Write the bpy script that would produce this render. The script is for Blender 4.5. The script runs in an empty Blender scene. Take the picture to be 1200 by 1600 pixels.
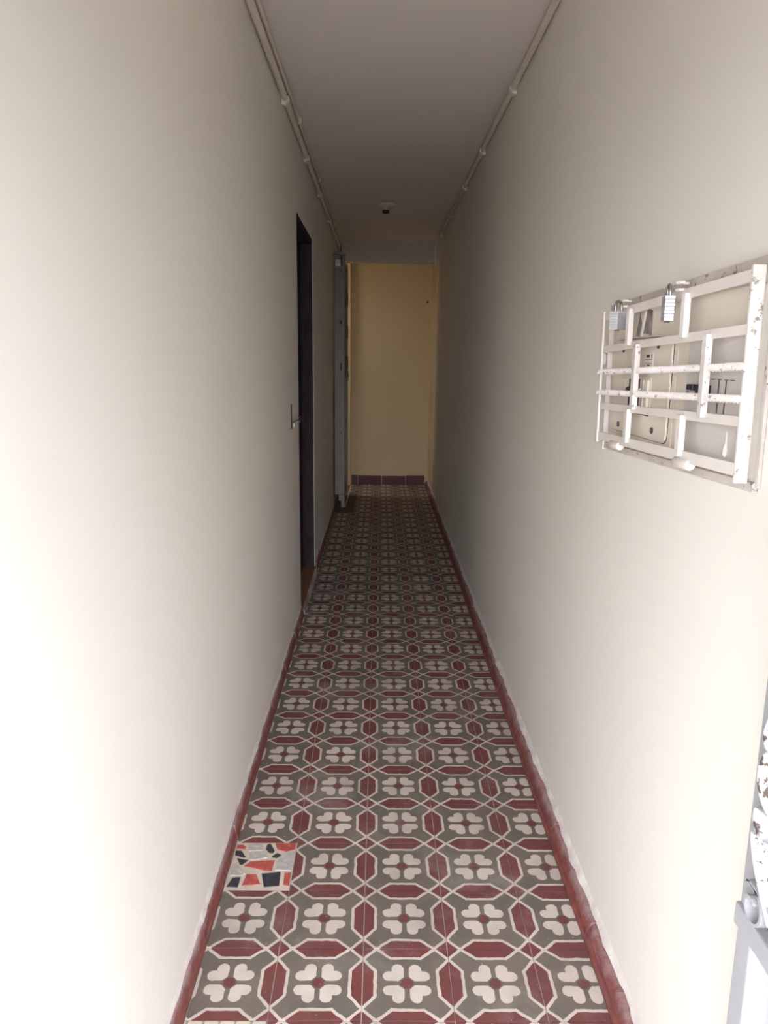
import bpy, bmesh, math, random
from mathutils import Vector, Matrix

random.seed(7)
scene = bpy.context.scene
COL = scene.collection

# ------------------------------------------------------------------ camera
F_PX, PITCH, YAW, ROLL, CAM_H = 1178.5, 0.200689, 0.0072778, 0.0106383, 1.38
cam_data = bpy.data.cameras.new('camera')
cam_data.sensor_fit = 'HORIZONTAL'
cam_data.sensor_width = 36.0
cam_data.lens = 36.0 * F_PX / 1200.0
cam_data.clip_start = 0.02
cam = bpy.data.objects.new('camera', cam_data)
COL.objects.link(cam)
_r = Vector((math.cos(YAW), -math.sin(YAW), 0))
_f = Vector((math.sin(YAW), math.cos(YAW), 0))
_fw = _f * math.cos(PITCH) + Vector((0, 0, -math.sin(PITCH)))
_up = _f * math.sin(PITCH) + Vector((0, 0, math.cos(PITCH)))
_ir = _r * math.cos(ROLL) + _up * math.sin(ROLL)
_iu = _up * math.cos(ROLL) - _r * math.sin(ROLL)
M = Matrix((( _ir.x, _iu.x, -_fw.x, 0), (_ir.y, _iu.y, -_fw.y, 0), (_ir.z, _iu.z, -_fw.z, CAM_H), (0, 0, 0, 1)))
cam.matrix_world = M
scene.camera = cam

# ------------------------------------------------------------------ world, lights, exposure
world = bpy.data.worlds.new('world')
scene.world = world
world.use_nodes = True
wn = world.node_tree.nodes
wn['Background'].inputs['Color'].default_value = (0.93, 0.965, 1.06, 1)
wn['Background'].inputs['Strength'].default_value = 19.5


def area_light(name, loc, rot, sx, sy, energy, color, portal=False):
    d = bpy.data.lights.new(name, 'AREA')
    d.shape = 'RECTANGLE'
    d.size, d.size_y, d.energy, d.color = sx, sy, energy, color
    o = bpy.data.objects.new(name, d)
    o.location, o.rotation_euler = loc, rot
    COL.objects.link(o)
    if portal:
        d.cycles.is_portal = True
    return o


ENTRY_Y, ENTRY_TOP, ENTRY_XR = -0.10, 1.72, 0.41  # unseen opening, set low and narrow so the upper walls darken
# the entrance lets the overcast sky in (a portal only guides sampling)
area_light('entrance_portal', ((ENTRY_XR - 0.42) / 2, ENTRY_Y - 0.02, ENTRY_TOP / 2), (math.radians(90), 0, 0), ENTRY_XR + 0.42, ENTRY_TOP, 1, (1, 1, 1), True)
# daylight of the side yard, falling through the opening at the far end on the left
area_light('side_yard_daylight', (-1.42, 7.97, 1.35), (0, math.radians(-90), 0), 1.5, 0.5, 1.75, (1.0, 0.89, 0.70))

scene.view_settings.view_transform = 'Standard'
scene.view_settings.look = 'None'
scene.view_settings.gamma = 1.0
scene.view_settings.use_curve_mapping = False
scene.view_settings.exposure = 0.0
scene.cycles.max_bounces = 24
scene.cycles.diffuse_bounces = 20
scene.cycles.sample_clamp_indirect = 6.0


# ------------------------------------------------------------------ material helpers
class Ex:
    """A value in a node tree that can be used in arithmetic."""
    def __init__(self, nt, s):
        self.nt, self.s = nt, s

    def _op(self, op, *args):
        n = self.nt.nodes.new('ShaderNodeMath')
        n.operation = op
        for i, a in enumerate(args):
            if isinstance(a, Ex):
                self.nt.links.new(a.s, n.inputs[i])
            else:
                n.inputs[i].default_value = a
        return Ex(self.nt, n.outputs[0])

    def __add__(self, o): return self._op('ADD', self, o)
    def __sub__(self, o): return self._op('SUBTRACT', self, o)
    def __rsub__(self, o): return self._op('SUBTRACT', o, self)
    def __mul__(self, o): return self._op('MULTIPLY', self, o)
    def __truediv__(self, o): return self._op('DIVIDE', self, o)
    def abs(self): return self._op('ABSOLUTE', self)
    def max(self, o): return self._op('MAXIMUM', self, o)
    def min(self, o): return self._op('MINIMUM', self, o)
    def clamp(self, a, b): return self.max(a).min(b)
    def sqrt(self): return self._op('SQRT', self)
    def floor(self): return self._op('FLOOR', self)
    def mod(self, o): return self - (self / o).floor() * o
    def lt(self, o): return self._op('LESS_THAN', self, o)
    def gt(self, o): return self._op('GREATER_THAN', self, o)

    def ramp(self, a, b):
        return ((self - a) / (b - a)).clamp(0.0, 1.0)


def mix(nt, fac, a, b):
    n = nt.nodes.new('ShaderNodeMix')
    n.data_type = 'RGBA'
    if isinstance(fac, Ex):
        nt.links.new(fac.s, n.inputs['Factor'])
    else:
        n.inputs['Factor'].default_value = fac
    for key, v in (('A', a), ('B', b)):
        sock = [s for s in n.inputs if s.name == key and s.type == 'RGBA'][0]
        if isinstance(v, tuple):
            sock.default_value = (*v, 1)
        else:
            nt.links.new(v, sock)
    return [s for s in n.outputs if s.type == 'RGBA'][0]


def noise(nt, scale, detail=4.0, rough=0.55, vec=None, stretch=None):
    n = nt.nodes.new('ShaderNodeTexNoise')
    n.inputs['Scale'].default_value = scale
    n.inputs['Detail'].default_value = detail
    n.inputs['Roughness'].default_value = rough
    if vec is None:
        vec = nt.nodes.new('ShaderNodeNewGeometry').outputs['Position']
    if stretch:
        mp = nt.nodes.new('ShaderNodeMapping')
        mp.inputs['Scale'].default_value = stretch
        nt.links.new(vec, mp.inputs['Vector'])
        vec = mp.outputs['Vector']
    nt.links.new(vec, n.inputs['Vector'])
    return Ex(nt, n.outputs['Fac'])


def new_mat(name, rough=0.7, metal=0.0):
    m = bpy.data.materials.new(name)
    m.use_nodes = True
    b = m.node_tree.nodes['Principled BSDF']
    b.inputs['Roughness'].default_value = rough
    b.inputs['Metallic'].default_value = metal
    return m, m.node_tree, b


def bump(nt, b, height, strength=0.2, dist=0.002):
    n = nt.nodes.new('ShaderNodeBump')
    n.inputs['Strength'].default_value = strength
    n.inputs['Distance'].default_value = dist
    nt.links.new(height.s, n.inputs['Height'])
    nt.links.new(n.outputs['Normal'], b.inputs['Normal'])


def paint(name, c1, c2, scale=3.0, rough=0.75, bscale=40, bstr=0.15, metal=0.0, stretch=None, spec=0.4):
    m, nt, b = new_mat(name, rough, metal)
    b.inputs['Specular IOR Level'].default_value = spec
    f = noise(nt, scale, stretch=stretch).ramp(0.3, 0.7)
    nt.links.new(mix(nt, f, c1, c2), b.inputs['Base Color'])
    bump(nt, b, noise(nt, bscale, 3.0), bstr)
    return m


def peeling(name, coat, under, thr=0.6, scale=28, rough=0.55, dust=None):
    m, nt, b = new_mat(name, rough)
    tc = nt.nodes.new('ShaderNodeNewGeometry').outputs['Position']
    n1 = noise(nt, scale, 6.0, 0.65, tc)
    mask = n1.ramp(thr, thr + 0.03)
    shade = noise(nt, 9, 3.0, 0.5, tc).ramp(0.3, 0.7)
    base = mix(nt, shade, coat, dust or tuple(c * 0.9 for c in coat))
    nt.links.new(mix(nt, mask, base, under), b.inputs['Base Color'])
    bump(nt, b, mask * -1.0 + n1 * 0.3, 0.5, 0.001)
    return m


MAT = {}
MAT['wall'] = paint('cream_wall_paint', (0.80, 0.768, 0.705), (0.775, 0.743, 0.68), 1.6, 0.6, 14, 0.10)
MAT['ceiling'] = paint('grey_white_ceiling_paint', (0.74, 0.69, 0.655), (0.70, 0.655, 0.62), 1.2, 0.8, 10, 0.12)
MAT['lintel'] = paint('grey_lintel_paint', (0.56, 0.52, 0.48), (0.52, 0.485, 0.45), 3, 0.8, 10, 0.12)
MAT['yellow'] = paint('yellow_cream_wall_paint', (0.66, 0.53, 0.33), (0.62, 0.50, 0.31), 1.8, 0.7, 14, 0.12)
MAT['grout'] = paint('cement_grout', (0.56, 0.48, 0.43), (0.24, 0.19, 0.17), 6, 0.9, 80, 0.3)
MAT['cement'] = paint('brown_cement_patch', (0.16, 0.12, 0.095), (0.12, 0.09, 0.075), 14, 0.85, 60, 0.3)
MAT['conduit'] = paint('painted_conduit', (0.72, 0.66, 0.58), (0.66, 0.60, 0.53), 6, 0.5, 60, 0.1)
MAT['clip'] = paint('white_plastic_clip', (0.90, 0.87, 0.83), (0.86, 0.82, 0.78), 20, 0.5, 60, 0.05)
MAT['door_wood'] = paint('dark_brown_door_paint', (0.035, 0.024, 0.022), (0.022, 0.014, 0.013), 7, 0.7, 40, 0.2, stretch=(4, 4, 0.5), spec=0.15)
MAT['jamb'] = paint('mauve_brown_jamb_paint', (0.062, 0.045, 0.050), (0.034, 0.025, 0.027), 11, 0.8, 40, 0.25, stretch=(3, 3, 0.8), spec=0.1)
MAT['terracotta'] = paint('terracotta_sill', (0.27, 0.135, 0.085), (0.20, 0.10, 0.065), 12, 0.7, 60, 0.2)
MAT['panel_beige'] = paint('beige_panel_plastic', (0.72, 0.66, 0.57), (0.66, 0.60, 0.51), 9, 0.45, 60, 0.05)
MAT['panel_grey'] = paint('grey_panel_plastic', (0.60, 0.565, 0.53), (0.55, 0.52, 0.49), 9, 0.4, 60, 0.05)
MAT['black'] = paint('black_plastic', (0.02, 0.02, 0.025), (0.035, 0.033, 0.035), 30, 0.4, 60, 0.05)
MAT['dark'] = paint('dark_gap', (0.05, 0.043, 0.04), (0.08, 0.07, 0.06), 30, 0.9, 60, 0.2)
MAT['chrome'] = paint('chromed_steel', (0.80, 0.80, 0.86), (0.68, 0.68, 0.75), 25, 0.33, 60, 0.03, metal=0.65)
MAT['steel'] = paint('dull_steel', (0.45, 0.44, 0.43), (0.32, 0.31, 0.30), 25, 0.4, 60, 0.05, metal=1.0)
MAT['brass'] = paint('dark_brass', (0.16, 0.12, 0.07), (0.08, 0.06, 0.05), 25, 0.5, 60, 0.1)
MAT['cage'] = peeling('white_cage_paint', (0.77, 0.72, 0.675), (0.30, 0.24, 0.20), 0.70, 60, 0.5, (0.68, 0.625, 0.575))
MAT['frame_dull'] = peeling('dull_frame_paint', (0.62, 0.565, 0.52), (0.22, 0.18, 0.15), 0.60, 50, 0.6, (0.46, 0.41, 0.37))  # duller, browner version of the cage paint
MAT['cage_worn'] = peeling('chipped_white_cage_paint', (0.78, 0.735, 0.70), (0.30, 0.25, 0.23), 0.60, 75, 0.5, (0.62, 0.565, 0.53))
MAT['gate'] = peeling('silver_grey_gate_paint', (0.30, 0.302, 0.318), (0.12, 0.085, 0.07), 0.72, 45, 0.45, (0.33, 0.332, 0.346))
MAT['gate_peel'] = peeling('peeling_white_gate_paint', (0.62, 0.62, 0.65), (0.10, 0.07, 0.055), 0.55, 60, 0.5, (0.52, 0.52, 0.56))
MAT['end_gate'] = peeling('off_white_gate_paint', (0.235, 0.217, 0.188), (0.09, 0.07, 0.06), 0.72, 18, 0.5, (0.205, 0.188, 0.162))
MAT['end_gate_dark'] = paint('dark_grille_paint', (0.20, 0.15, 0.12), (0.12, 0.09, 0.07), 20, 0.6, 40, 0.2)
MAT['bead'] = paint('white_plaster_bead', (0.74, 0.70, 0.67), (0.60, 0.54, 0.52), 25, 0.8, 60, 0.5)
MAT['pavement'] = paint('pavement_concrete', (0.16, 0.155, 0.15), (0.13, 0.125, 0.12), 5, 0.9, 40, 0.3)
MAT['slab'] = paint('pale_bounce_cement', (0.46, 0.44, 0.42), (0.40, 0.385, 0.37), 4, 0.85, 40, 0.3)  # pale tone picked to bounce light at the unseen entrance
MAT['label'] = paint('aged_paper_label', (0.74, 0.69, 0.60), (0.70, 0.65, 0.56), 20, 0.7, 60, 0.05)
MAT['chip_grey'] = paint('chipped_grey_plaster', (0.34, 0.31, 0.29), (0.12, 0.10, 0.09), 40, 0.9, 60, 0.5)
for nm, c in (('piece_red', (0.37, 0.072, 0.058)), ('piece_navy', (0.028, 0.028, 0.038)), ('piece_grey', (0.40, 0.375, 0.355))):
    m, nt, b = new_mat('mosaic_' + nm, 0.35)
    f = noise(nt, 60, 4).ramp(0.45, 0.75)
    nt.links.new(mix(nt, f, c, tuple(min(1, x * 1.5 + 0.02) for x in c)), b.inputs['Base Color'])
    MAT[nm] = m
MAT['mosaic_bed'] = paint('cream_mosaic_grout', (0.62, 0.53, 0.44), (0.52, 0.44, 0.37), 30, 0.8, 80, 0.2)


def wear(nt, col):
    """dust, smears and dirt shared by the cement tiles"""
    rnd = Ex(nt, nt.nodes.new('ShaderNodeObjectInfo').outputs['Random'])
    col = mix(nt, rnd * 0.16, col, (0.10, 0.075, 0.065))
    dirt = noise(nt, 7, 5, 0.6).ramp(0.45, 0.75)
    col = mix(nt, dirt * 0.36, col, (0.12, 0.097, 0.082))
    dust = noise(nt, 3.1, 8, 0.72).ramp(0.52, 0.74)
    col = mix(nt, dust * 0.30, col, (0.50, 0.47, 0.45))
    speck = noise(nt, 110, 2, 0.5).ramp(0.715, 0.75)
    col = mix(nt, speck * 0.55, col, (0.52, 0.46, 0.42))
    return col


def tile_material():
    m, nt, b = new_mat('patterned_cement_tile', 0.6)
    b.inputs['Specular IOR Level'].default_value = 0.25
    tc = nt.nodes.new('ShaderNodeTexCoord')
    sp = nt.nodes.new('ShaderNodeSeparateXYZ')
    # hand-poured pigment edges wander a little
    wob = noise(nt, 45, 2, 0.5)
    nt.links.new(tc.outputs['Object'], sp.inputs[0])
    x, y = Ex(nt, sp.outputs['X']) * 10.0, Ex(nt, sp.outputs['Y']) * 10.0
    ax, ay = x.abs(), y.abs()
    u, v = ax.max(ay), ax.min(ay)
    d, a, bb, w = 0.285, 0.35, 0.69, 0.037
    wobble = (wob - 0.5) * 0.05
    g = (u - (1 - d) - (v - a).ramp(0.0, bb - a) * d) * (1.0 - v.gt(a) * 0.23)
    s2 = (u + v - (1 + bb)) * 0.7071
    f = g.max(s2) + wobble
    red = f.gt(0.0)
    line = f.abs().lt(w)
    du = u - u.clamp(0.2, 0.395)
    dv = v - 0.198
    petal = (du * du + dv * dv).sqrt() + wobble
    # dark pigment halo, then the petal itself
    core = u.max((u + v) * 0.74) + wobble
    cream, grey, grey2, redc = (0.60, 0.52, 0.46), (0.180, 0.150, 0.122), (0.135, 0.118, 0.102), (0.188, 0.053, 0.050)
    mott = noise(nt, 5, 4, 0.6).ramp(0.35, 0.65)
    redv = mix(nt, noise(nt, 16, 4).ramp(0.3, 0.7), redc, (0.135, 0.044, 0.042))
    col = mix(nt, mott, grey, grey2)
    col = mix(nt, petal.lt(0.140), col, cream)
    col = mix(nt, core.lt(0.172), col, grey2)
    col = mix(nt, core.lt(0.135), col, redv)
    col = mix(nt, red, col, redv)
    col = mix(nt, line, col, cream)
    nt.links.new(wear(nt, col), b.inputs['Base Color'])
    bump(nt, b, noise(nt, 120, 3), 0.1, 0.0006)
    return m


def hex_material():
    m, nt, b = new_mat('cream_hexagon_cement_tile', 0.55)
    tc = nt.nodes.new('ShaderNodeTexCoord')
    sp = nt.nodes.new('ShaderNodeSeparateXYZ')
    nt.links.new(tc.outputs['Object'], sp.inputs[0])
    k = 1 / 0.034
    x, y = Ex(nt, sp.outputs['X']) * k, Ex(nt, sp.outputs['Y']) * k
    r3 = 1.7320508
    axx, ayy = x.mod(1.0) - 0.5, y.mod(r3) - r3 / 2
    bx_, by_ = (x - 0.5).mod(1.0) - 0.5, (y - r3 / 2).mod(r3) - r3 / 2

    def hexd(px, py):
        return px.abs().max(px.abs() * 0.5 + py.abs() * (r3 / 2))
    hd = hexd(axx, ayy).min(hexd(bx_, by_))
    col = mix(nt, hd.gt(0.43), (0.62, 0.53, 0.43), (0.30, 0.27, 0.25))
    nt.links.new(wear(nt, col), b.inputs['Base Color'])
    return m


def skirting_material():
    m, nt, b = new_mat('red_skirting_tile', 0.6)
    rnd = Ex(nt, nt.nodes.new('ShaderNodeObjectInfo').outputs['Random'])
    red = mix(nt, noise(nt, 34, 5, 0.65).ramp(0.36, 0.64), (0.25, 0.068, 0.048), (0.135, 0.040, 0.042))
    col = mix(nt, rnd * 0.35, red, (0.20, 0.07, 0.07))
    smear = noise(nt, 12, 6, 0.7, stretch=(1, 0.35, 2)).ramp(0.57, 0.72)
    sz = nt.nodes.new('ShaderNodeSeparateXYZ')
    nt.links.new(nt.nodes.new('ShaderNodeNewGeometry').outputs['Position'], sz.inputs[0])
    # brushed-over wall paint on the upper edge of the tiles
    over = ((Ex(nt, sz.outputs['Z']) - 0.030) / 0.03 + (noise(nt, 26, 5, 0.7) - 0.5) * 2.2).ramp(0.0, 0.7)
    col = mix(nt, smear.max(over) * 0.42, col, (0.50, 0.43, 0.43))
    nt.links.new(col, b.inputs['Base Color'])
    bump(nt, b, noise(nt, 50, 4), 0.3, 0.002)
    return m


MAT['skirting_dark'] = paint('dark_red_skirting_tile', (0.125, 0.036, 0.030), (0.075, 0.026, 0.024), 16, 0.55, 50, 0.2)
MAT['tile'] = tile_material()
MAT['hex'] = hex_material()
MAT['skirting'] = skirting_material()


# ------------------------------------------------------------------ mesh helpers
class MB:
    def __init__(self):
        self.bm = bmesh.new()

    def box(self, x0, x1, y0, y1, z0, z1, bev=0.0):
        g = bmesh.ops.create_cube(self.bm, size=1.0)
        vs = g['verts']
        for v in vs:
            v.co = Vector(((x0 + x1) / 2 + v.co.x * (x1 - x0), (y0 + y1) / 2 + v.co.y * (y1 - y0), (z0 + z1) / 2 + v.co.z * (z1 - z0)))
        if bev > 0:
            es = list({e for v in vs for e in v.link_edges})
            bmesh.ops.bevel(self.bm, geom=es, offset=bev, segments=2, affect='EDGES', profile=0.6)
        return self

    def bar(self, a, b, w, h, up=(1, 0, 0), bev=0.0, twist=0.0, n=1):
        """rectangular bar from a to b, w across, h along 'up'; optional twist in turns"""
        a, b = Vector(a), Vector(b)
        d = (b - a).normalized()
        upv = Vector(up)
        side = d.cross(upv).normalized()
        upv = side.cross(d).normalized()
        rings = []
        for i in range(n + 1):
            t = i / n
            ang = twist * 2 * math.pi * t
            s = side * math.cos(ang) + upv * math.sin(ang)
            q = upv * math.cos(ang) - side * math.sin(ang)
            c = a.lerp(b, t)
            rings.append([self.bm.verts.new(c + s * sx * w / 2 + q * sy * h / 2) for sx, sy in ((-1, -1), (1, -1), (1, 1), (-1, 1))])
        for i in range(n):
            for k in range(4):
                self.bm.faces.new((rings[i][k], rings[i][(k + 1) % 4], rings[i + 1][(k + 1) % 4], rings[i + 1][k]))
        self.bm.faces.new(rings[0][::-1])
        self.bm.faces.new(rings[-1])
        if bev > 0:
            vs = [v for r in rings for v in r]
            es = [e for e in {e for v in vs for e in v.link_edges}]
            bmesh.ops.bevel(self.bm, geom=es, offset=bev, segments=2, affect='EDGES', profile=0.6)
        return self

    def tube(self, pts, r, seg=12, cap=True):
        pts = [Vector(p) for p in pts]
        rings = []
        ref = None
        for i, p in enumerate(pts):
            d = (pts[min(i + 1, len(pts) - 1)] - pts[max(i - 1, 0)]).normalized()
            if ref is None:
                ref = Vector((0, 0, 1)) if abs(d.z) < 0.9 else Vector((1, 0, 0))
            s = d.cross(ref).normalized()
            ref = s.cross(d).normalized()
            rr = r[i] if isinstance(r, (list, tuple)) else r
            rings.append([self.bm.verts.new(p + s * math.cos(2 * math.pi * k / seg) * rr + ref * math.sin(2 * math.pi * k / seg) * rr) for k in range(seg)])
        for i in range(len(rings) - 1):
            for k in range(seg):
                self.bm.faces.new((rings[i][k], rings[i][(k + 1) % seg], rings[i + 1][(k + 1) % seg], rings[i + 1][k]))
        if cap:
            self.bm.faces.new(rings[0][::-1])
            self.bm.faces.new(rings[-1])
        return self

    def ribbon(self, pts, axis, w, t):
        """flat bar bent along pts (in the plane normal to axis), w wide along axis, t thick"""
        axis = Vector(axis)
        pts = [Vector(p) for p in pts]
        rings = []
        for i, p in enumerate(pts):
            d = (pts[min(i + 1, len(pts) - 1)] - pts[max(i - 1, 0)]).normalized()
            n = d.cross(axis).normalized()
            rings.append([self.bm.verts.new(p + axis * sx * w / 2 + n * sy * t / 2) for sx, sy in ((-1, -1), (1, -1), (1, 1), (-1, 1))])
        for i in range(len(rings) - 1):
            for k in range(4):
                self.bm.faces.new((rings[i][k], rings[i][(k + 1) % 4], rings[i + 1][(k + 1) % 4], rings[i + 1][k]))
        self.bm.faces.new(rings[0][::-1])
        self.bm.faces.new(rings[-1])
        return self

    def prism(self, poly, z0, z1, plane='XY'):
        def P(a, b, c):
            return (a, b, c) if plane == 'XY' else ((c, a, b) if plane == 'YZ' else (a, c, b))
        lo = [self.bm.verts.new(P(a, b, z0)) for a, b in poly]
        hi = [self.bm.verts.new(P(a, b, z1)) for a, b in poly]
        n = len(poly)
        self.bm.faces.new(lo[::-1])
        self.bm.faces.new(hi)
        for k in range(n):
            self.bm.faces.new((lo[k], lo[(k + 1) % n], hi[(k + 1) % n], hi[k]))
        return self

    def lathe(self, prof, centre, axis='Z', seg=24):
        c = Vector(centre)
        rings = []
        for r, h in prof:
            ring = []
            for k in range(seg):
                a = 2 * math.pi * k / seg
                if axis == 'Z':
                    p = Vector((r * math.cos(a), r * math.sin(a), h))
                elif axis == 'X':
                    p = Vector((h, r * math.cos(a), r * math.sin(a)))
                else:
                    p = Vector((r * math.sin(a), h, r * math.cos(a)))
                ring.append(self.bm.verts.new(c + p))
            rings.append(ring)
        for i in range(len(rings) - 1):
            for k in range(seg):
                self.bm.faces.new((rings[i][k], rings[i][(k + 1) % seg], rings[i + 1][(k + 1) % seg], rings[i + 1][k]))
        self.bm.faces.new(rings[0][::-1])
        self.bm.faces.new(rings[-1])
        return self

    def mesh(self, name, mat, smooth=False):
        bmesh.ops.recalc_face_normals(self.bm, faces=self.bm.faces[:])
        me = bpy.data.meshes.new(name)
        self.bm.to_mesh(me)
        self.bm.free()
        me.materials.append(mat)
        if smooth:
            for p in me.polygons:
                p.use_smooth = True
            me.set_sharp_from_angle(angle=math.radians(40))
        return me

    def build(self, name, mat, parent=None, smooth=False, loc=None):
        return link(name, self.mesh(name, mat, smooth), parent, loc)


def link(name, me, parent=None, loc=None):
    o = bpy.data.objects.new(name, me)
    COL.objects.link(o)
    if parent is not None:
        o.parent = parent
        # meshes are written in world coordinates: undo the offset of the parents
        off, p = Vector((0, 0, 0)), parent
        while p is not None:
            off += p.location
            p = p.parent
        o.location = (Vector(loc) if loc is not None else Vector((0, 0, 0))) - off
    elif loc is not None:
        o.location = loc
    return o


def thing(name, label, cat, loc, group=None):
    o = bpy.data.objects.new(name, None)
    o.empty_display_size = 0.05
    COL.objects.link(o)
    o.location = loc
    o['label'], o['category'] = label, cat
    if group:
        o['group'] = group
    return o


def struct(o, label=None, cat=None):
    o['kind'] = 'structure'
    if label:
        o['label'] = label
    if cat:
        o['category'] = cat
    return o


# ------------------------------------------------------------------ room shell
XL, XR, ZC = -0.42, 0.545, 2.48          # wall faces, ceiling
Y_IN, Y_BAY, Y_END = ENTRY_Y, 7.65, 8.355  # entrance, lintel, end wall
DOOR_Y0, DOOR_Y1, DOOR_Z = 3.945, 4.835, 2.088

b = MB()
b.box(-0.62, XL, Y_IN, DOOR_Y0, -0.05, ZC + 0.1)
b.box(-0.62, XL, DOOR_Y1, Y_BAY, -0.05, ZC + 0.1)
b.box(-0.62, XL, DOOR_Y0, DOOR_Y1, DOOR_Z, ZC + 0.1)
b.box(-0.62, -0.56, DOOR_Y0, DOOR_Y1, -0.05, DOOR_Z)
struct(b.build('wall_left', MAT['wall']), 'cream painted left wall of the corridor, with a doorway part way along', 'wall')
struct(MB().box(XR, 0.72, Y_IN, Y_BAY, -0.05, ZC + 0.1).build('wall_right', MAT['wall']), 'cream painted right wall of the corridor, carrying the caged meter panels', 'wall')
struct(MB().box(-0.62, 0.72, Y_IN, Y_BAY, ZC, ZC + 0.1).build('ceiling', MAT['ceiling']), 'grey white plaster ceiling of the corridor', 'ceiling')
struct(MB().box(-0.62, 0.72, Y_BAY, 7.80, 2.30, ZC + 0.1).build('trim_1', MAT['lintel']), 'grey plastered lintel beam above the yellow end bay', 'lintel')
struct(MB().box(-1.6, 0.72, Y_END, 8.50, -0.05, ZC + 0.1).build('wall_end', MAT['yellow']), 'yellow cream wall closing the far end of the corridor', 'wall')
struct(MB().box(XR, 0.72, Y_BAY, Y_END, -0.05, ZC + 0.1).build('wall_bay_right', MAT['yellow']), 'yellow painted right side of the far end bay', 'wall')
b = MB().box(-0.62, -0.315, 8.25, Y_END, -0.05, ZC + 0.1, 0.004)
struct(b.build('trim_2', MAT['yellow']), 'narrow yellow pier in the left corner of the end bay', 'pier')
# side passage beyond the opening on the left of the end bay
b = MB()
b.box(-1.6, -0.62, 7.50, 7.65, -0.05, ZC + 0.1)
b.box(-1.6, -1.5, 7.65, 8.36, -0.05, ZC + 0.1)
struct(b.build('wall_side_passage', MAT['yellow']), 'yellow walls of the side opening behind the white gate', 'wall')
struct(MB().box(-1.6, 0.72, 7.80, 8.50, ZC, ZC + 0.1).build('ceiling_bay', MAT['ceiling']), 'ceiling of the far end bay behind the lintel', 'ceiling')
# unseen entrance front, its low opening shaping the daylight, and pavement outside
b = MB()
b.box(-3.0, XL, Y_IN - 0.15, Y_IN, -0.05, 3.2)
b.box(ENTRY_XR, 3.0, Y_IN - 0.15, Y_IN, -0.05, 3.2)
b.box(XL, ENTRY_XR, Y_IN - 0.15, Y_IN, ENTRY_TOP, 3.2)
struct(b.build('wall_front', MAT['wall']), 'unseen street front wall, its opening lowered and narrowed to shape the daylight', 'wall')
struct(MB().box(-12, 12, -16, Y_IN - 0.15, -0.25, -0.05).build('pavement', MAT['pavement']), 'concrete pavement outside the entrance', 'pavement')

# ------------------------------------------------------------------ floor of cement tiles
T = 0.2
TX0, TY0 = -0.0268, 1.3551
FX0, FX1 = -0.402, 0.508
floor = MB().box(-1.6, 0.72, Y_IN - 0.15, 8.50, -0.06, -0.0022).build('floor', MAT['grout'])
struct(floor, 'old cement tile floor with cream four petal flowers and red hexagons', 'floor')


slab = MB().box(FX0 - 0.016, FX1 + 0.034, Y_IN - 0.15, TY0 - T - 0.001, -0.02, 0.001, 0.002).build('bounce_slab', MAT['slab'], floor)  # added out of view, pale so it bounces neutral light onto the walls
slab['label'] = 'unseen entrance slab, made pale to bounce light'


def tile_mesh(name, x0, x1, mat, gap=0.0010):
    return MB().box(x0 + gap, x1 - gap, -T / 2 + gap, T / 2 - gap, -0.02, 0.0, 0.0007).mesh(name, mat)


TM = {0: tile_mesh('floor_tile', -T / 2, T / 2, MAT['tile'])}
cx = {j: TX0 + T * j + T / 2 for j in range(-2, 3)}
TM[-2] = tile_mesh('floor_tile', FX0 - cx[-2], T / 2, MAT['tile'])
TM[2] = tile_mesh('floor_tile', -T / 2, FX1 - cx[2], MAT['tile'])
HEX = tile_mesh('floor_tile', FX0 - cx[-2], T / 2, MAT['hex'])
BED = tile_mesh('floor_tile', FX0 - cx[-2], T / 2, MAT['mosaic_bed'])
CEM = tile_mesh('floor_tile', FX0 - cx[-2], T / 2, MAT['cement'])
for k in range(-1, 35):
    for j in range(-2, 3):
        me = TM.get(j, TM[0])
        lab = None
        if j == -2 and k == -1:
            me, lab = HEX, 'replacement tile with a small cream hexagon pattern'
        elif j == -2 and k == 2:
            me, lab = BED, 'replacement tile of broken red, black and grey mosaic pieces'
        elif j == -2 and 27 <= k <= 31:
            me, lab = CEM, 'plain brown cement patch beside the white gate'
        dz = random.uniform(-0.0006, 0.0003)
        o = link('floor_tile', me, floor, (cx[j] + random.uniform(-.0004, .0004), TY0 + T * k + T / 2, dz))
        o.rotation_euler = (random.uniform(-.002, .002), random.uniform(-.002, .002), random.uniform(-.0025, .0025))
        if lab:
            o['label'] = lab
        if me is BED:
            mosaic_tile = o

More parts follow.
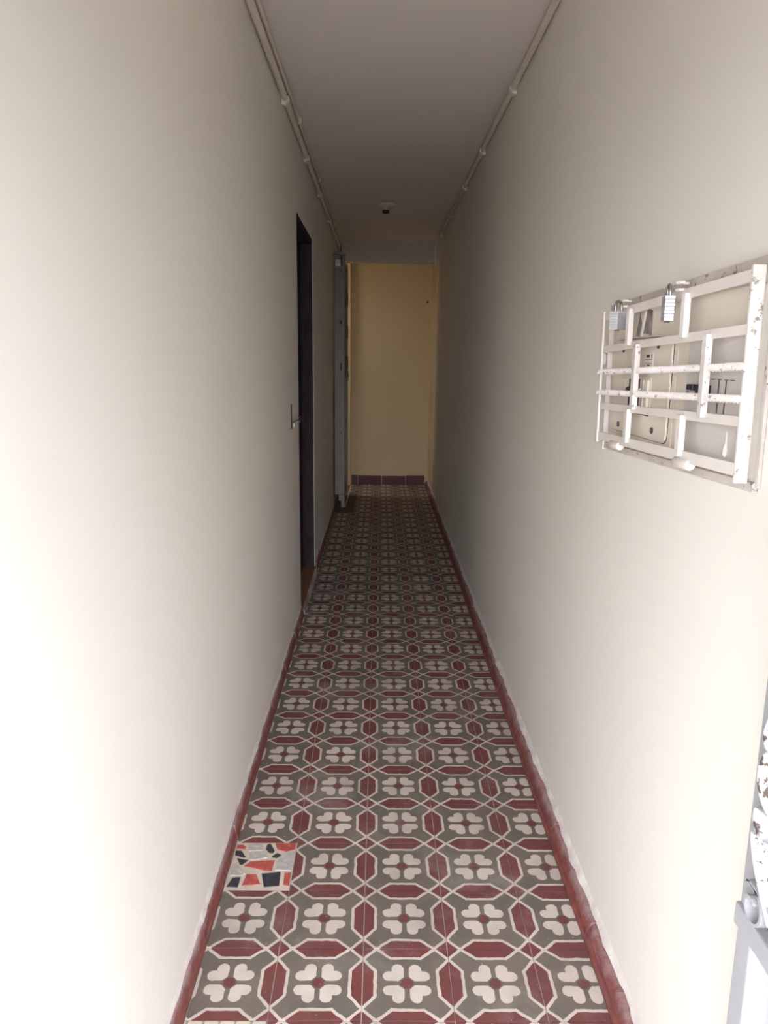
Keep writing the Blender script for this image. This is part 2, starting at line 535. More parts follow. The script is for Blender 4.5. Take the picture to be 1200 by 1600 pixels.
PIECES = [
    ('piece_red', [(-0.398, 1.943), (-0.380, 1.944), (-0.372, 1.935), (-0.373, 1.923), (-0.398, 1.926)]),
    ('piece_navy', [(-0.398, 1.918), (-0.381, 1.917), (-0.365, 1.890), (-0.370, 1.887), (-0.397, 1.898)]),
    ('piece_grey', [(-0.368, 1.949), (-0.326, 1.951), (-0.322, 1.925), (-0.320, 1.919), (-0.362, 1.916)]),
    ('piece_grey', [(-0.357, 1.911), (-0.313, 1.912), (-0.303, 1.887), (-0.341, 1.876), (-0.352, 1.879)]),
    ('piece_navy', [(-0.314, 1.944), (-0.308, 1.949), (-0.302, 1.948), (-0.288, 1.919), (-0.291, 1.907), (-0.302, 1.909), (-0.313, 1.924)]),
    ('piece_red', [(-0.290, 1.951), (-0.230, 1.952), (-0.230, 1.925), (-0.254, 1.913), (-0.281, 1.924)]),
    ('piece_navy', [(-0.293, 1.893), (-0.279, 1.908), (-0.265, 1.899), (-0.276, 1.886), (-0.290, 1.888)]),
    ('piece_navy', [(-0.389, 1.885), (-0.356, 1.876), (-0.369, 1.857), (-0.376, 1.857)]),
    ('piece_red', [(-0.364, 1.851), (-0.349, 1.870), (-0.282, 1.877), (-0.284, 1.831), (-0.301, 1.832)]),
    ('piece_grey', [(-0.259, 1.903), (-0.230, 1.918), (-0.230, 1.833), (-0.276, 1.834), (-0.272, 1.882), (-0.263, 1.891)]),
    ('piece_grey', [(-0.396, 1.853), (-0.383, 1.857), (-0.354, 1.820), (-0.361, 1.811), (-0.394, 1.812)]),
    ('piece_navy', [(-0.386, 1.804), (-0.364, 1.806), (-0.365, 1.766), (-0.396, 1.768)]),
    ('piece_red', [(-0.350, 1.817), (-0.324, 1.818), (-0.307, 1.777), (-0.356, 1.772)]),
    ('piece_navy', [(-0.310, 1.820), (-0.259, 1.827), (-0.256, 1.772), (-0.296, 1.767)]),
    ('piece_red', [(-0.248, 1.824), (-0.230, 1.825), (-0.230, 1.772), (-0.246, 1.775)]),
]
for mn, poly in PIECES:
    b = MB().prism([(x, y) for x, y in poly], -0.004, 0.0013)
    top = [e for e in b.bm.edges if all(v.co.z > 0 for v in e.verts)]
    bmesh.ops.bevel(b.bm, geom=top, offset=0.0012, segments=1, affect='EDGES')
    b.build('mosaic_piece', MAT[mn], mosaic_tile)
MAT['mosaic_bed'].name = 'cream_mosaic_grout'


# ------------------------------------------------------------------ skirting tiles
def skirting(name, label, xf, xw, spans):
    s = 1 if xw > xf else -1
    root = bpy.data.objects.new(name, None)
    COL.objects.link(root)
    root.location = (xw, 0, 0)
    struct(root, label, 'baseboard')
    for (y0, y1) in spans:
        n = max(1, round((y1 - y0) / T))
        st = (y1 - y0) / n
        for i in range(n):
            a, c = y0 + i * st + 0.001, y0 + (i + 1) * st - 0.001
            e = random.uniform(-0.0015, 0.0015)
            h = 0.045 + random.uniform(-0.004, 0.003)
            d_ = abs(xw - xf)
            prof = [(xf + e, -0.01), (xf + e, 0.004), (xf + e + s * d_ * 0.10, 0.0165), (xf + e + s * d_ * 0.24, 0.0175), (xf + e + s * d_ * 0.20, 0.0215), (xf + e + s * d_ * 0.48, h), (xw + s * 0.004, h + 0.002), (xw + s * 0.004, -0.01)]
            b = MB().prism(prof, a, c, 'XZ')
            b.build('skirting_tile', MAT['skirting'], root)
        # ragged bead of wall paint and plaster along the top of the tiles
        b = MB()
        m = int((y1 - y0) / 0.016)
        ph = [random.uniform(0, 6.28) for _ in range(4)]
        lo, hi, fr = [], [], []
        for i in range(m + 1):
            y = y0 + (y1 - y0) * i / m
            wob = 0.5 + 0.2 * math.sin(y * 9 + ph[0]) + 0.18 * math.sin(y * 23 + ph[1]) + 0.12 * math.sin(y * 61 + ph[2])
            lip = abs(xw - xf) * (0.12 + 0.32 * wob) * random.uniform(0.9, 1.12)
            lo.append(b.bm.verts.new((xw - s * lip, y, 0.047 - 0.004 * lip / 0.02 + random.uniform(-0.002, 0.001))))
            fr.append(b.bm.verts.new((xw - s * lip * random.uniform(0.55, 0.7), y, 0.055 + random.uniform(-0.002, 0.004))))
            hi.append(b.bm.verts.new((xw + s * 0.001, y, 0.064 + random.uniform(-0.004, 0.009))))
        for i in range(m):
            b.bm.faces.new((lo[i], lo[i + 1], fr[i + 1], fr[i]))
            b.bm.faces.new((fr[i], fr[i + 1], hi[i + 1], hi[i]))
        b.build('plaster_bead', MAT['bead'], root, True)
    return root


skirting('baseboard_left', 'low row of red skirting tiles along the left wall', FX0, XL, [(0.0, DOOR_Y0 - 0.01), (DOOR_Y1 + 0.01, 7.6)])
skirting('baseboard_right', 'low row of red skirting tiles along the right wall', FX1, XR, [(0.0, 8.34)])
root = bpy.data.objects.new('baseboard_end', None)
COL.objects.link(root)
root.location = (0.1, Y_END, 0)
struct(root, 'dark red skirting tiles along the foot of the yellow end wall', 'baseboard')
xs = [-0.31, -0.235, 0.03, 0.30, 0.51]
for i in range(4):
    h = 0.098 + random.uniform(-0.004, 0.004)
    MB().box(xs[i] + 0.003, xs[i + 1] - 0.003, Y_END - 0.018, Y_END, -0.005, h, 0.003).build('skirting_tile', MAT['cement'] if i == 0 else MAT['skirting_dark'], root)

# ------------------------------------------------------------------ brown door in the left wall
door = bpy.data.objects.new('door_1', None)
COL.objects.link(door)
door.location = (XL, (DOOR_Y0 + DOOR_Y1) / 2, 0)
struct(door, 'dark brown wooden door set back in the left wall behind a mauve frame', 'door')
fr = MB()
fr.box(-0.56, XL - 0.002, DOOR_Y0, DOOR_Y0 + 0.03, 0, DOOR_Z, 0.003)
fr.box(-0.56, XL - 0.002, DOOR_Y1 - 0.03, DOOR_Y1, 0, DOOR_Z, 0.003)
fr.box(-0.56, XL - 0.002, DOOR_Y0 + 0.03, DOOR_Y1 - 0.03, DOOR_Z - 0.035, DOOR_Z, 0.003)
fr.build('door_frame', MAT['jamb'], door)
leaf = MB().box(-0.535, -0.492, DOOR_Y0 + 0.032, DOOR_Y1 - 0.032, 0.03, DOOR_Z - 0.038, 0.003).build('door_leaf', MAT['door_wood'], door)
for z0, z1 in ((0.18, 0.62), (0.75, 1.15), (1.28, 1.92)):
    for y0, y1 in ((DOOR_Y0 + 0.12, DOOR_Y0 + 0.40), (DOOR_Y0 + 0.49, DOOR_Y1 - 0.12)):
        MB().box(-0.495, -0.486, y0, y1, z0, z1, 0.004).build('door_panel', MAT['door_wood'], leaf)
MB().lathe([(0.022, 0.0), (0.022, 0.006), (0.009, 0.008), (0.009, 0.025), (0.02, 0.032), (0.0215, 0.042), (0.012, 0.05)], (-0.493, DOOR_Y0 + 0.10, 1.02), 'X', 16).build('door_knob', MAT['brass'], leaf, True)
b = MB().box(-0.56, -0.412, DOOR_Y0 + 0.004, DOOR_Y1 - 0.004, -0.005, 0.028, 0.005)
b.build('door_sill', MAT['terracotta'], door)
b = MB().prism([(-0.412, 0.0), (-0.398, 0.0), (-0.404, 0.02), (-0.412, 0.027)], DOOR_Y0 + 0.004, DOOR_Y1 - 0.004, 'XZ')
b.build('sill_edge', MAT['grout'], door)['label'] = 'worn pale cement edge of the door sill'

# hasp and chain beside the brown door
h = thing('door_hasp', 'small iron hasp with a dark slot on the left wall just before the brown door', 'hasp', (XL, 3.62, 1.1))
MB().box(XL, XL + 0.004, 3.59, 3.612, 1.047, 1.163, 0.001).build('back_plate', MAT['dark'], h)
b = MB()
b.tube([(XL + 0.003, 3.61, 1.075), (XL + 0.010, 3.64, 1.078), (XL + 0.010, 3.78, 1.074), (XL + 0.010, 3.90, 1.06), (XL + 0.004, 3.935, 1.052)], 0.0028, 8)
b.build('hook', MAT['steel'], h, True)
b = MB()
b.box(XL, XL + 0.005, 3.70, 3.91, 1.045, 1.066, 0.001)
b.build('strap', MAT['clip'], h)
MB().tube([(XL, 3.90, 1.085), (XL + 0.012, 3.90, 1.085), (XL + 0.012, 3.93, 1.05), (XL, 3.93, 1.05)], 0.0025, 8).build('staple', MAT['dark'], h, True)


# ------------------------------------------------------------------ conduits below the ceiling
def saddle(parent, x, y, z, r, wall_x, s, mat=MAT['clip']):
    """saddle clip: a thin band round the pipe with a nailed ear on the wall"""
    pts = []
    for k in range(11):
        a = math.radians(-30 + 24 * k)
        pts.append((x - s * (r + 0.0022) * math.cos(a), y, z - (r + 0.0022) * math.sin(a)))
    pts = [p for p in pts]
    b = MB().ribbon(pts, (0, 1, 0), 0.030, 0.0042)
    b.box(min(wall_x - s * 0.0006, x), max(wall_x - s * 0.0006, x), y - 0.009, y + 0.008, z - r - 0.012, z - r + 0.001, 0.001)
    b.lathe([(0.003, 0), (0.003, 0.004), (0.001, 0.006)], (x, y, z - r - 0.018), 'Z', 8)
    return b.build('clip', mat, parent, True)


def wavy(x, z, y0, y1, n, amp):
    return [(x + random.uniform(-amp, amp) * 0.45, y0 + (y1 - y0) * i / n, z + random.uniform(-amp, amp) * 0.45) for i in range(n + 1)]


c1 = thing('conduit_pipe', 'wider painted conduit clipped along the top of the left wall', 'conduit', (-0.404, 0.0, 2.43), 'conduits under the ceiling')
MB().tube(wavy(-0.4025, 2.432, -0.09, 7.615, 14, 0.0012), 0.0125, 14).build('pipe', MAT['conduit'], c1, True)
for y in (0.6, 1.5, 2.44, 3.41, 4.34, 5.24, 6.17, 7.05):
    saddle(c1, -0.4025, y, 2.432, 0.0125, XL, -1)
c2 = thing('conduit_pipe', 'thinner conduit tucked between the left ceiling edge and the wider pipe', 'conduit', (-0.388, 0.0, 2.465), 'conduits under the ceiling')
MB().tube(wavy(-0.389, 2.463, -0.09, 7.64, 14, 0.0012), 0.0075, 12).build('pipe', MAT['conduit'], c2, True)
for y in (1.9, 3.82, 5.0, 6.6):
    b = MB().box(-0.399, -0.379, y - 0.006, y + 0.006, 2.452, ZC, 0.001)
    b.build('clip', MAT['clip'], c2)
MB().tube([(-0.389, 7.642, 2.46), (-0.389, 7.645, 2.40), (-0.389, 7.645, 2.295)], 0.004, 8).build('drop_cable', MAT['dark'], c2, True)
c3 = thing('conduit_pipe', 'single painted conduit clipped along the top of the right wall', 'conduit', (0.527, 0.0, 2.46), 'conduits under the ceiling')
MB().tube(wavy(0.5285, 2.458, -0.09, 7.62, 14, 0.0012) + [(0.5305, 7.63, 2.452), (0.531, 7.636, 2.43), (0.531, 7.636, 2.27)], 0.0115, 14).build('pipe', MAT['conduit'], c3, True)
for y in (0.6, 1.5, 2.42, 3.33, 4.26, 5.12, 6.10, 7.0):
    saddle(c3, 0.5285, y, 2.458, 0.0115, XR, 1)

# ------------------------------------------------------------------ lamp holder on the ceiling
l = thing('ceiling_lamp_holder', 'small bulbless lamp holder on a round rose under the dim ceiling', 'lamp holder', (0.04, 5.82, ZC))
MB().lathe([(0.062, -0.001), (0.062, -0.008), (0.05, -0.016), (0.024, -0.020)], (0.04, 5.82, ZC), 'Z', 28).build('ceiling_rose', MAT['ceiling'], l, True)
MB().lathe([(0.024, -0.018), (0.021, -0.030), (0.021, -0.046)], (0.032, 5.81, ZC), 'Z', 20).build('holder', MAT['conduit'], l, True)
MB().lathe([(0.026, -0.044), (0.026, -0.062), (0.020, -0.064), (0.018, -0.050)], (0.032, 5.81, ZC), 'Z', 20).build('socket', MAT['dark'], l, True)

# ------------------------------------------------------------------ hook on the end wall
h = thing('wall_hook', 'tiny dark hook high on the right of the yellow end wall', 'hook', (0.505, Y_END, 1.975))
MB().lathe([(0.011, 0.0), (0.011, -0.004), (0.006, -0.007)], (0.505, Y_END, 1.975), 'Y', 12).build('base', MAT['dark'], h, True)
MB().tube([(0.505, Y_END - 0.004, 1.975), (0.505, Y_END - 0.022, 1.972), (0.505, Y_END - 0.028, 1.982), (0.505, Y_END - 0.024, 1.99)], 0.004, 8).build('hook', MAT['dark'], h, True)

# ------------------------------------------------------------------ white gate folded back at the far end
g = thing('folded_gate', 'off white iron gate folded back against the far end of the left wall', 'gate', (-0.36, 6.95, 0.0))
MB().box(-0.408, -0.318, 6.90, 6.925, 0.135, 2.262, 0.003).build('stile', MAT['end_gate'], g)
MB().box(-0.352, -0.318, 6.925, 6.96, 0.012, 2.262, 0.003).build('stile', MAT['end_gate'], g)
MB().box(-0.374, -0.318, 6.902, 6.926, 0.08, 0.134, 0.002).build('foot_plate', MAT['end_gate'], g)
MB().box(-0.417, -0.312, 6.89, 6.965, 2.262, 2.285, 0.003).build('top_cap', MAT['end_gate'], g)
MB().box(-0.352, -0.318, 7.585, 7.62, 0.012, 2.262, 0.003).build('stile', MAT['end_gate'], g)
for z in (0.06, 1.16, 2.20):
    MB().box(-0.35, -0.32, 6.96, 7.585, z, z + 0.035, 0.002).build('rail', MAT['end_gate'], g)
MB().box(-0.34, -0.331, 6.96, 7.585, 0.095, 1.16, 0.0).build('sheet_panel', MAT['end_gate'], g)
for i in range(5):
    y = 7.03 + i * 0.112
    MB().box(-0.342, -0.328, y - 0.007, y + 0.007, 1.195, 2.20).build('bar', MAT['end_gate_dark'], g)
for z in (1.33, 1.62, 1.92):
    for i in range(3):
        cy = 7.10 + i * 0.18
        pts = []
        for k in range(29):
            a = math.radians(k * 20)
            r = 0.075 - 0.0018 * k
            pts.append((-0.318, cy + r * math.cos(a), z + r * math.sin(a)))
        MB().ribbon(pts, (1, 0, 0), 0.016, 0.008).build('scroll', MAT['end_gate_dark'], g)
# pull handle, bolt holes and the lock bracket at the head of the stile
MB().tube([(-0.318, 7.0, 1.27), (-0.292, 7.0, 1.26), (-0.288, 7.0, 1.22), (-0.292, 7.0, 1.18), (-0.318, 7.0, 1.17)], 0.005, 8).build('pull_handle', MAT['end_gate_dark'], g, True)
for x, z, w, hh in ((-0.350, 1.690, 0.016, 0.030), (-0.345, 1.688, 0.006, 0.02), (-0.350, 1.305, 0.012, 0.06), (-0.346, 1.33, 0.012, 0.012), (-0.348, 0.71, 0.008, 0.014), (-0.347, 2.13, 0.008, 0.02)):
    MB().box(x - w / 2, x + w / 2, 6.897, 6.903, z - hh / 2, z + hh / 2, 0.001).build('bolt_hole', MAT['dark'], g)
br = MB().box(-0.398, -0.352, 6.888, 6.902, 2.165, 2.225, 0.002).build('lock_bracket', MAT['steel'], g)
MB().box(-0.352, -0.338, 6.886, 6.902, 2.17, 2.255, 0.002).build('dark_bracket_plate', MAT['dark'], g)  # narrow dark plate next to the lock bracket
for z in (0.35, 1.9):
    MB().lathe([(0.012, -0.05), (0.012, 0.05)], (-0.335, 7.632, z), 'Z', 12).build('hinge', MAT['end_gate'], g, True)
fs = MB().prism([(-0.322, 7.02), (-0.312, 7.02), (-0.302, 8.25), (-0.313, 8.25)], -0.002, 0.004).build('trim_3', MAT['bead'])
struct(fs, 'thin pale strip let into the floor beside the white gate', 'strip')

# ------------------------------------------------------------------ caged meter panels on the right wall
XG = 0.513


def zt(z, y):      # drawn level here; the whole cage is then turned a little out of level
    return z + 0.0101


cage = thing('meter_cage', 'white painted iron cage hinged over the meter panels on the right wall', 'cage', (XR, 1.43, 1.35))
YN, YF = 1.075, 1.795
for z0, z1 in ((1.4935, 1.5075), (1.176, 1.190)):
    b = MB().bar((XR - 0.0045, YF + 0.012, zt((z0 + z1) / 2, YF)), (XR - 0.0045, YN - 0.005, zt((z0 + z1) / 2, YN)), z1 - z0, 0.008, (1, 0, 0), 0.001)
    b.build('wall_rail', MAT['frame_dull'], cage)
MB().box(XR - 0.012, XR - 0.0006, YF + 0.004, YF + 0.012, 1.183, 1.50, 0.001).build('wall_upright', MAT['cage'], cage)
MB().box(XR - 0.0055, XR - 0.0006, YN - 0.012, YN - 0.002, zt(1.183, YN), zt(1.50, YN), 0.001).build('wall_upright', MAT['frame_dull'], cage)  # dull paint imitates the shadow beside the near plate
cage.rotation_euler = (-0.028, 0, 0)
# angle iron uprights: deep flange towards the wall, flat on the front
for y in (YF, YN):
    s = -1 if y == YN else 1
    m_ = MAT['cage_worn'] if y == YN else MAT['cage']
    b = MB()
    if y == YN:
        b.box(XG - 0.002, XG + 0.0165, y - 0.002, y + 0.004, zt(1.189, y), zt(1.492, y), 0.001)
    else:
        b.box(XG - 0.002, XG + 0.003, y - 0.020, y, zt(1.193, y), zt(1.490, y), 0.001)
    b.build('upright', m_, cage)
for z, h_, mt in ((1.479, 0.017, 'cage'), (1.406, 0.015, 'cage'), (1.277, 0.015, 'cage'), (1.208, 0.019, 'cage')):
    MB().bar((XG + 0.004, YF, zt(z, YF)), (XG + 0.004, YN, zt(z, YN)), h_, 0.006, (1, 0, 0), 0.001).build('flat_bar', MAT[mt], cage)
for z in (1.354, 1.308):
    MB().bar((XG + 0.002, YF, zt(z, YF)), (XG + 0.002, YN, zt(z, YN)), 0.0095, 0.0095, (1, 0, 0), 0.0, 16, 200).build('twisted_bar', MAT['cage_worn'], cage)
for y, z0, z1, mt, w in ((1.590, 1.406, 1.479, 'cage', 0.017), (1.303, 1.406, 1.479, 'cage', 0.016), (1.536, 1.277, 1.406, 'cage_worn', 0.018), (1.206, 1.277, 1.406, 'cage_worn', 0.016), (1.565, 1.208, 1.277, 'cage', 0.018), (1.286, 1.208, 1.277, 'cage', 0.017)):
    MB().box(XG - 0.006, XG + 0.0045, y - w / 2, y + w / 2, zt(z0, y), zt(z1, y), 0.001).build('short_bar', MAT[mt], cage)
for y in (1.646, 1.275):
    z = zt(1.196, y)
    b = MB().lathe([(0.0085, -0.030), (0.0095, -0.028), (0.0095, 0.028), (0.0085, 0.030)], (XG + 0.004, y, z), 'Y', 16)
    b.box(XG + 0.004, XR - 0.0006, y + 0.020, y + 0.026, z - 0.008, z - 0.002)
    b.build('hinge', MAT['cage'], cage, True)
STAPLES = {}
for y in (1.628, 1.330):
    z = zt(1.489, y)
    STAPLES[y] = z
    b = MB()
    # two welded eyes, one on the grille and one on the wall frame
    for zz in (z - 0.002, z + 0.010):
        b.tube([(XG + 0.003, y - 0.007, zz), (XG - 0.005, y - 0.006, zz), (XG - 0.008, y, zz), (XG - 0.005, y + 0.006, zz), (XG + 0.003, y + 0.007, zz)], 0.0024, 8)
    b.box(XG + 0.003, XG + 0.014, y + 0.001, y + 0.005, z + 0.0075, z + 0.0115, 0.001)
    b.build('staple', MAT['cage'], cage)
MB().lathe([(0.001, -0.016), (0.006, -0.012), (0.0075, 0.0), (0.006, 0.012), (0.001, 0.016)], (XG + 0.012, YF + 0.008, 1.395), 'Z', 12).build('paint_drip', MAT['cage'], cage, True)


def plate_poly(y0, y1, z0, z1, r, n=5):
    pts = []
    for cy, cz, a0 in ((y1 - r, z1 - r, 0), (y0 + r, z1 - r, 90), (y0 + r, z0 + r, 180), (y1 - r, z0 + r, 270)):
        for k in range(n + 1):
            a = math.radians(a0 + 90 * k / n)
            pts.append((cy + r * math.cos(a), cz + r * math.sin(a)))
    return pts


# beige breaker panel (farther from the camera)
pa = thing('breaker_box', 'beige breaker box with black switches in the farther half of the white cage', 'breaker box', (XR, 1.58, 1.32))
MB().prism(plate_poly(1.395, 1.780, 1.218, 1.484, 0.004), XR - 0.0055, XR + 0.002, 'YZ').build('backing_board', MAT['panel_beige'], pa)
MB().prism(plate_poly(1.412, 1.752, 1.228, 1.425, 0.018), XR - 0.010, XR - 0.005, 'YZ').build('cover_plate', MAT['panel_beige'], pa)
MB().prism(plate_poly(1.410, 1.754, 1.226, 1.427, 0.019), XR - 0.0062, XR - 0.0050, 'YZ').build('plate_joint', MAT['dark'], pa)
for y, z in ((1.479, 1.410), (1.689, 1.405), (1.480, 1.247), (1.690, 1.242)):
    sc = MB().lathe([(0.0062, 0.0), (0.0062, -0.002), (0.004, -0.003)], (XR - 0.010, y, z), 'X', 14).build('screw', MAT['dark'], pa, True)
    MB().box(XR - 0.0136, XR - 0.0128, y - 0.004, y + 0.004, z - 0.0008, z + 0.0008).build('screw_slot', MAT['steel'], sc)
win = MB().box(XR - 0.0112, XR - 0.0098, 1.502, 1.672, 1.278, 1.348).build('breaker_window', MAT['label'], pa)
mods = [(1.655, 'panel_beige'), (1.634, 'panel_beige'), (1.612, 'black'), (1.588, 'black'), (1.566, 'black'), (1.543, 'chrome'), (1.519, 'panel_beige')]
for y, mt in mods:
    bk = MB().box(XR - 0.016, XR - 0.011, y - 0.0100, y + 0.0100, 1.282, 1.344, 0.001).build('breaker', MAT['panel_beige' if mt != 'black' else 'black'], pa)
    if mt != 'panel_beige':
        MB().bar((XR - 0.014, y, 1.318), (XR - 0.0215, y, 1.326), 0.015, 0.009, (0, 0, 1), 0.002).build('lever', MAT['black' if mt == 'black' else 'steel'], bk)
MB().box(XR - 0.021, XR - 0.014, 1.555, 1.60, 1.302, 1.318, 0.003).build('breaker_toggle', MAT['black'], pa)
MB().box(XR - 0.021, XR - 0.014, 1.640, 1.662, 1.306, 1.318, 0.002).build('breaker_toggle', MAT['black'], pa)
cb = MB()
cb.box(XR - 0.0108, XR - 0.0100, 1.508, 1.632, 1.2725, 1.2745)
for k in range(6):
    y = 1.512 + k * 0.0235
    cb.box(XR - 0.0108, XR - 0.0100, y - 0.0012, y + 0.0012, 1.2745, 1.279)
cb.build('scale_marks', MAT['dark'], pa)
lb = MB().box(XR - 0.0108, XR - 0.0098, 1.503, 1.548, 1.368, 1.396).build('paper_label', MAT['label'], pa)
lb['label'] = 'small faded paper label'
t = MB()
for y0, y1, z0, z1 in ((1.522, 1.540, 1.3875, 1.3925), (1.508, 1.512, 1.386, 1.394), (1.506, 1.544, 1.3825, 1.3840), (1.506, 1.544, 1.3755, 1.3762), (1.520, 1.533, 1.3710, 1.3735)):
    t.box(XR - 0.0113, XR - 0.0107, y0, y1, z0, z1)
t.build('label_print', MAT['dark'], lb)
chip = MB().prism([(1.628, 1.432), (1.612, 1.480), (1.596, 1.452), (1.588, 1.478), (1.560, 1.484), (1.537, 1.478), (1.536, 1.431), (1.580, 1.436), (1.600, 1.430)], XR - 0.0062, XR - 0.0050, 'YZ').build('bare_patch', MAT['chip_grey'], pa)
chip['label'] = 'bare dark patch where the paint has torn away'
MB().prism([(1.596, 1.432), (1.590, 1.440), (1.578, 1.478), (1.570, 1.480), (1.583, 1.440), (1.588, 1.430)], XR - 0.010, XR - 0.0058, 'YZ').build('paint_flake', MAT['panel_beige'], pa)

# grey meter panel (nearer to the camera)
pb = thing('meter_box', 'plain grey meter box with two thin slots in the nearer half of the white cage', 'meter box', (XR, 1.22, 1.32))
MB().prism(plate_poly(1.100, 1.392, 1.220, 1.490, 0.004), XR - 0.005, XR + 0.002, 'YZ').build('backing_board', MAT['panel_beige'], pb)
MB().prism(plate_poly(1.104, 1.335, 1.228, 1.424, 0.006), XR - 0.009, XR - 0.0045, 'YZ').build('cover_plate', MAT['panel_grey'], pb)
for y in (1.205, 1.180):
    MB().box(XR - 0.0096, XR - 0.0088, y - 0.0016, y + 0.0016, 1.300, 1.352).build('slot', MAT['dark'], pb)
for y in (1.228, 1.205, 1.180, 1.160):
    MB().box(XR - 0.0096, XR - 0.0088, y - 0.007, y + 0.007, 1.3525, 1.3536).build('tick_mark', MAT['dark'], pb)
MB().box(XR - 0.022, XR - 0.009, 1.277, 1.303, 1.333, 1.343, 0.002).build('switch', MAT['black'], pb)
MB().box(XR - 0.0235, XR - 0.009, 1.233, 1.262, 1.324, 1.343, 0.002).build('switch', MAT['black'], pb)
rg = []
for k in range(25):
    a = 2 * math.pi * k / 24
    rg.append((XR - 0.0105, 1.319 + 0.006 * math.cos(a), 1.332 + 0.006 * math.sin(a)))
MB().tube(rg, 0.0012, 6).build('pull_ring', MAT['steel'], pb, True)
MB().lathe([(0.0006, 0.034), (0.0014, 0.016), (0.0042, 0.004), (0.0045, -0.002), (0.002, -0.006)], (XR - 0.0095, 1.160, 1.242), 'Z', 10).build('paint_drip', MAT['cage'], pb, True)


# ------------------------------------------------------------------ padlocks
def padlock(label, cx_, cy_, ztop, rot, w, hgt, dep, sh_r, sh_h):
    o = thing('padlock', label, 'padlock', (cx_, cy_, ztop), 'padlocks on the meter cage')
    n = 7
    b = MB()
    for i in range(n):
        ins = 0.0005 if i % 2 else 0.0
        b.box(-w / 2 + ins, w / 2 - ins, -dep / 2 + ins, dep / 2 - ins, -hgt * (i + 1) / n, -hgt * i / n, 0.0012)
    body = b.mesh('body', MAT['chrome'])
    bo = bpy.data.objects.new('body', body)
    COL.objects.link(bo)
    bo.parent = o
    pts = [(-sh_r, 0, -0.006), (-sh_r, 0, sh_h)]
    for k in range(13):
        a = math.pi - math.pi * k / 12
        pts.append((sh_r * math.cos(a), 0, sh_h + sh_r * math.sin(a)))
    pts.append((sh_r, 0, -0.006))
    so = bpy.data.objects.new('shackle', MB().tube(pts, 0.003, 10).mesh('shackle', MAT['steel'], True))
    COL.objects.link(so)
    so.parent = o
    kb = bpy.data.objects.new('keyhole_cap', MB().lathe([(0.005, 0.0), (0.005, -0.0015), (0.003, -0.002)], (0, 0, -hgt), 'Z', 12).mesh('keyhole_cap', MAT['brass'], True))
    COL.objects.link(kb)
    kb.parent = o
    o.rotation_euler = (0, 0, rot)
    return o


padlock('chrome padlock hanging broadside from the farther staple of the white cage', 0.4955, 1.621, 1.481, math.radians(38), 0.031, 0.037, 0.021, 0.0105, 0.010)
padlock('chrome padlock hanging edge on from the nearer staple of the white cage', 0.494, 1.338, 1.490, math.radians(80), 0.034, 0.042, 0.0165, 0.0115, 0.007)


# ------------------------------------------------------------------ entrance gate open against the right wall
eg = thing('entrance_gate', 'silver grey scrolled iron entrance gate opened against the right wall, peeling', 'gate', (0.50, 0.45, 0.02))
GX0, GX1, GY0, GY1, GZ0, GZ1 = 0.480, 0.512, 0.02, 0.867, 0.03, 1.98
for y0, y1 in ((GY1 - 0.036, GY1), (GY0, GY0 + 0.036)):
    MB().box(GX0, GX1, y0, y1, GZ0, GZ1, 0.003).build('stile', MAT['gate'], eg)
for z in (GZ0, 0.655, 1.30, GZ1 - 0.034):
    MB().box(GX0 - 0.006, GX1 - 0.004, GY0 + 0.036, GY1 - 0.036 if z != 0.655 else GY1 + 0.001, z, z + 0.032, 0.003).build('rail', MAT['gate'], eg)
MB().box(0.500, 0.504, GY0 + 0.03, GY1 - 0.03, GZ0 + 0.02, 0.662).build('sheet_panel', MAT['gate'], eg)
MB().box(0.484, 0.500, GY1 - 0.040, GY1 - 0.0355, GZ0 + 0.03, 0.655, 0.001).build('weld_highlight', MAT['clip'], eg)  # weld along the stile, its bright highlight painted white


def spiral(cy, cz, r0, r1, a0, a1, n=26):
    return [(0.477, cy + (r0 + (r1 - r0) * k / n) * math.cos(math.radians(a0 + (a1 - a0) * k / n)),
             cz + (r0 + (r1 - r0) * k / n) * math.sin(math.radians(a0 + (a1 - a0) * k / n))) for k in range(n + 1)]


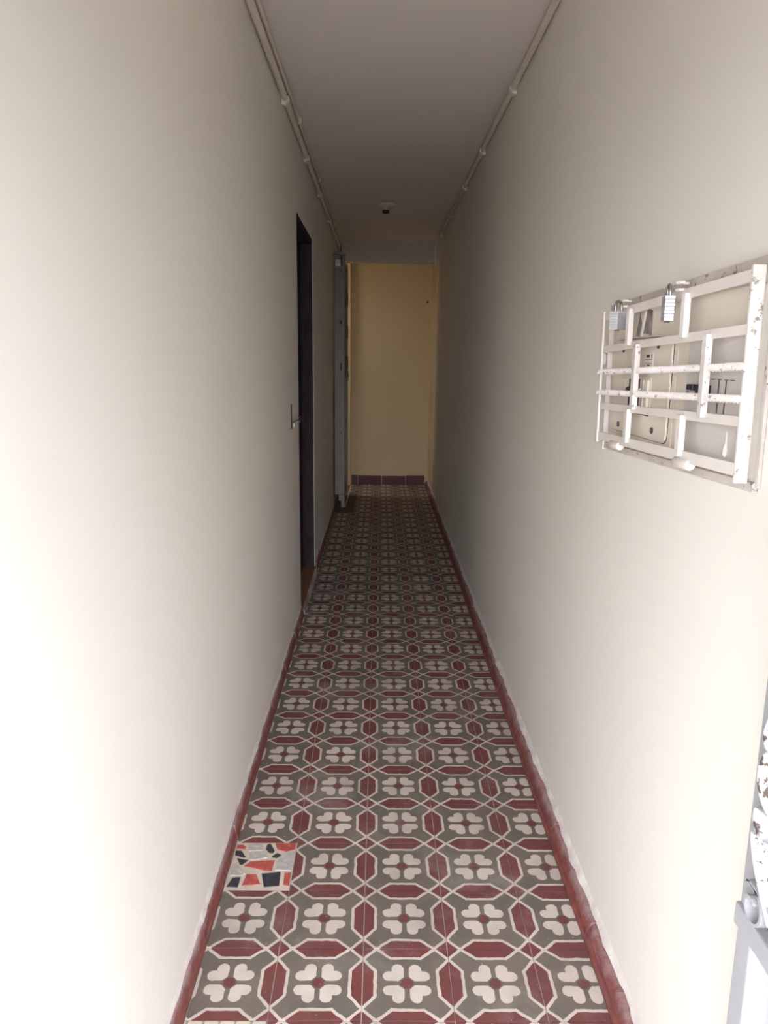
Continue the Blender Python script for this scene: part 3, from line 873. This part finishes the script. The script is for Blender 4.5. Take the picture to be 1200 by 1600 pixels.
# lower curl resting on the rail, then peeling bars crossing up along the stile
pts = spiral(0.817, 0.7185, 0.007, 0.030, 500, 60)
pts += [(0.477, 0.822 - 0.02 * k, 0.7445 - 0.0035 * k * k * 0.2) for k in range(1, 12)]
MB().ribbon(pts, (1, 0, 0), 0.024, 0.004).build('scroll', MAT['gate'], eg)
bars = [
    [(0.829, 0.812), (0.828, 0.800), (0.815, 0.775), (0.795, 0.750), (0.770, 0.725), (0.735, 0.700), (0.700, 0.690)],
    [(0.800, 0.835), (0.815, 0.845), (0.829, 0.842), (0.826, 0.825), (0.810, 0.815), (0.790, 0.818)],
    [(0.795, 0.855), (0.815, 0.862), (0.829, 0.880), (0.829, 0.905), (0.815, 0.925), (0.790, 0.93)],
    [(0.780, 1.045), (0.800, 1.010), (0.818, 0.975), (0.828, 0.945), (0.822, 0.932), (0.805, 0.930)],
]


def smooth_pts(p, n=6):
    out = []
    for i in range(len(p) - 1):
        p0, p1, p2, p3 = p[max(i - 1, 0)], p[i], p[i + 1], p[min(i + 2, len(p) - 1)]
        for k in range(n):
            t_ = k / n
            out.append(tuple(0.5 * ((2 * p1[c]) + (-p0[c] + p2[c]) * t_ + (2 * p0[c] - 5 * p1[c] + 4 * p2[c] - p3[c]) * t_ ** 2 + (-p0[c] + 3 * p1[c] - 3 * p2[c] + p3[c]) * t_ ** 3) for c in (0, 1)))
    out.append(p[-1])
    return [(0.477, y, z) for y, z in out]


for pts in bars:
    MB().ribbon(smooth_pts(pts), (1, 0, 0), 0.026, 0.007).build('scroll', MAT['gate_peel'], eg)
for cy in (0.20, 0.40, 0.60):
    for cz in (0.78, 0.98, 1.18):
        MB().ribbon(spiral(cy, cz, 0.02, 0.085, 0, 620, 40), (1, 0, 0), 0.022, 0.005).build('scroll', MAT['gate_peel'], eg)
for i in range(7):
    y = 0.13 + i * 0.105
    MB().box(0.488, 0.502, y - 0.007, y + 0.007, 1.332, GZ1 - 0.034).build('bar', MAT['gate'], eg)
for z in (0.4, 1.6):
    MB().lathe([(0.012, -0.06), (0.012, 0.06)], (0.515, GY0 - 0.006, z), 'Z', 12).build('hinge', MAT['gate'], eg, True)
    MB().box(0.515, XR, GY0 - 0.012, GY0, z - 0.02, z + 0.02).build('hinge_plate', MAT['gate'], eg)
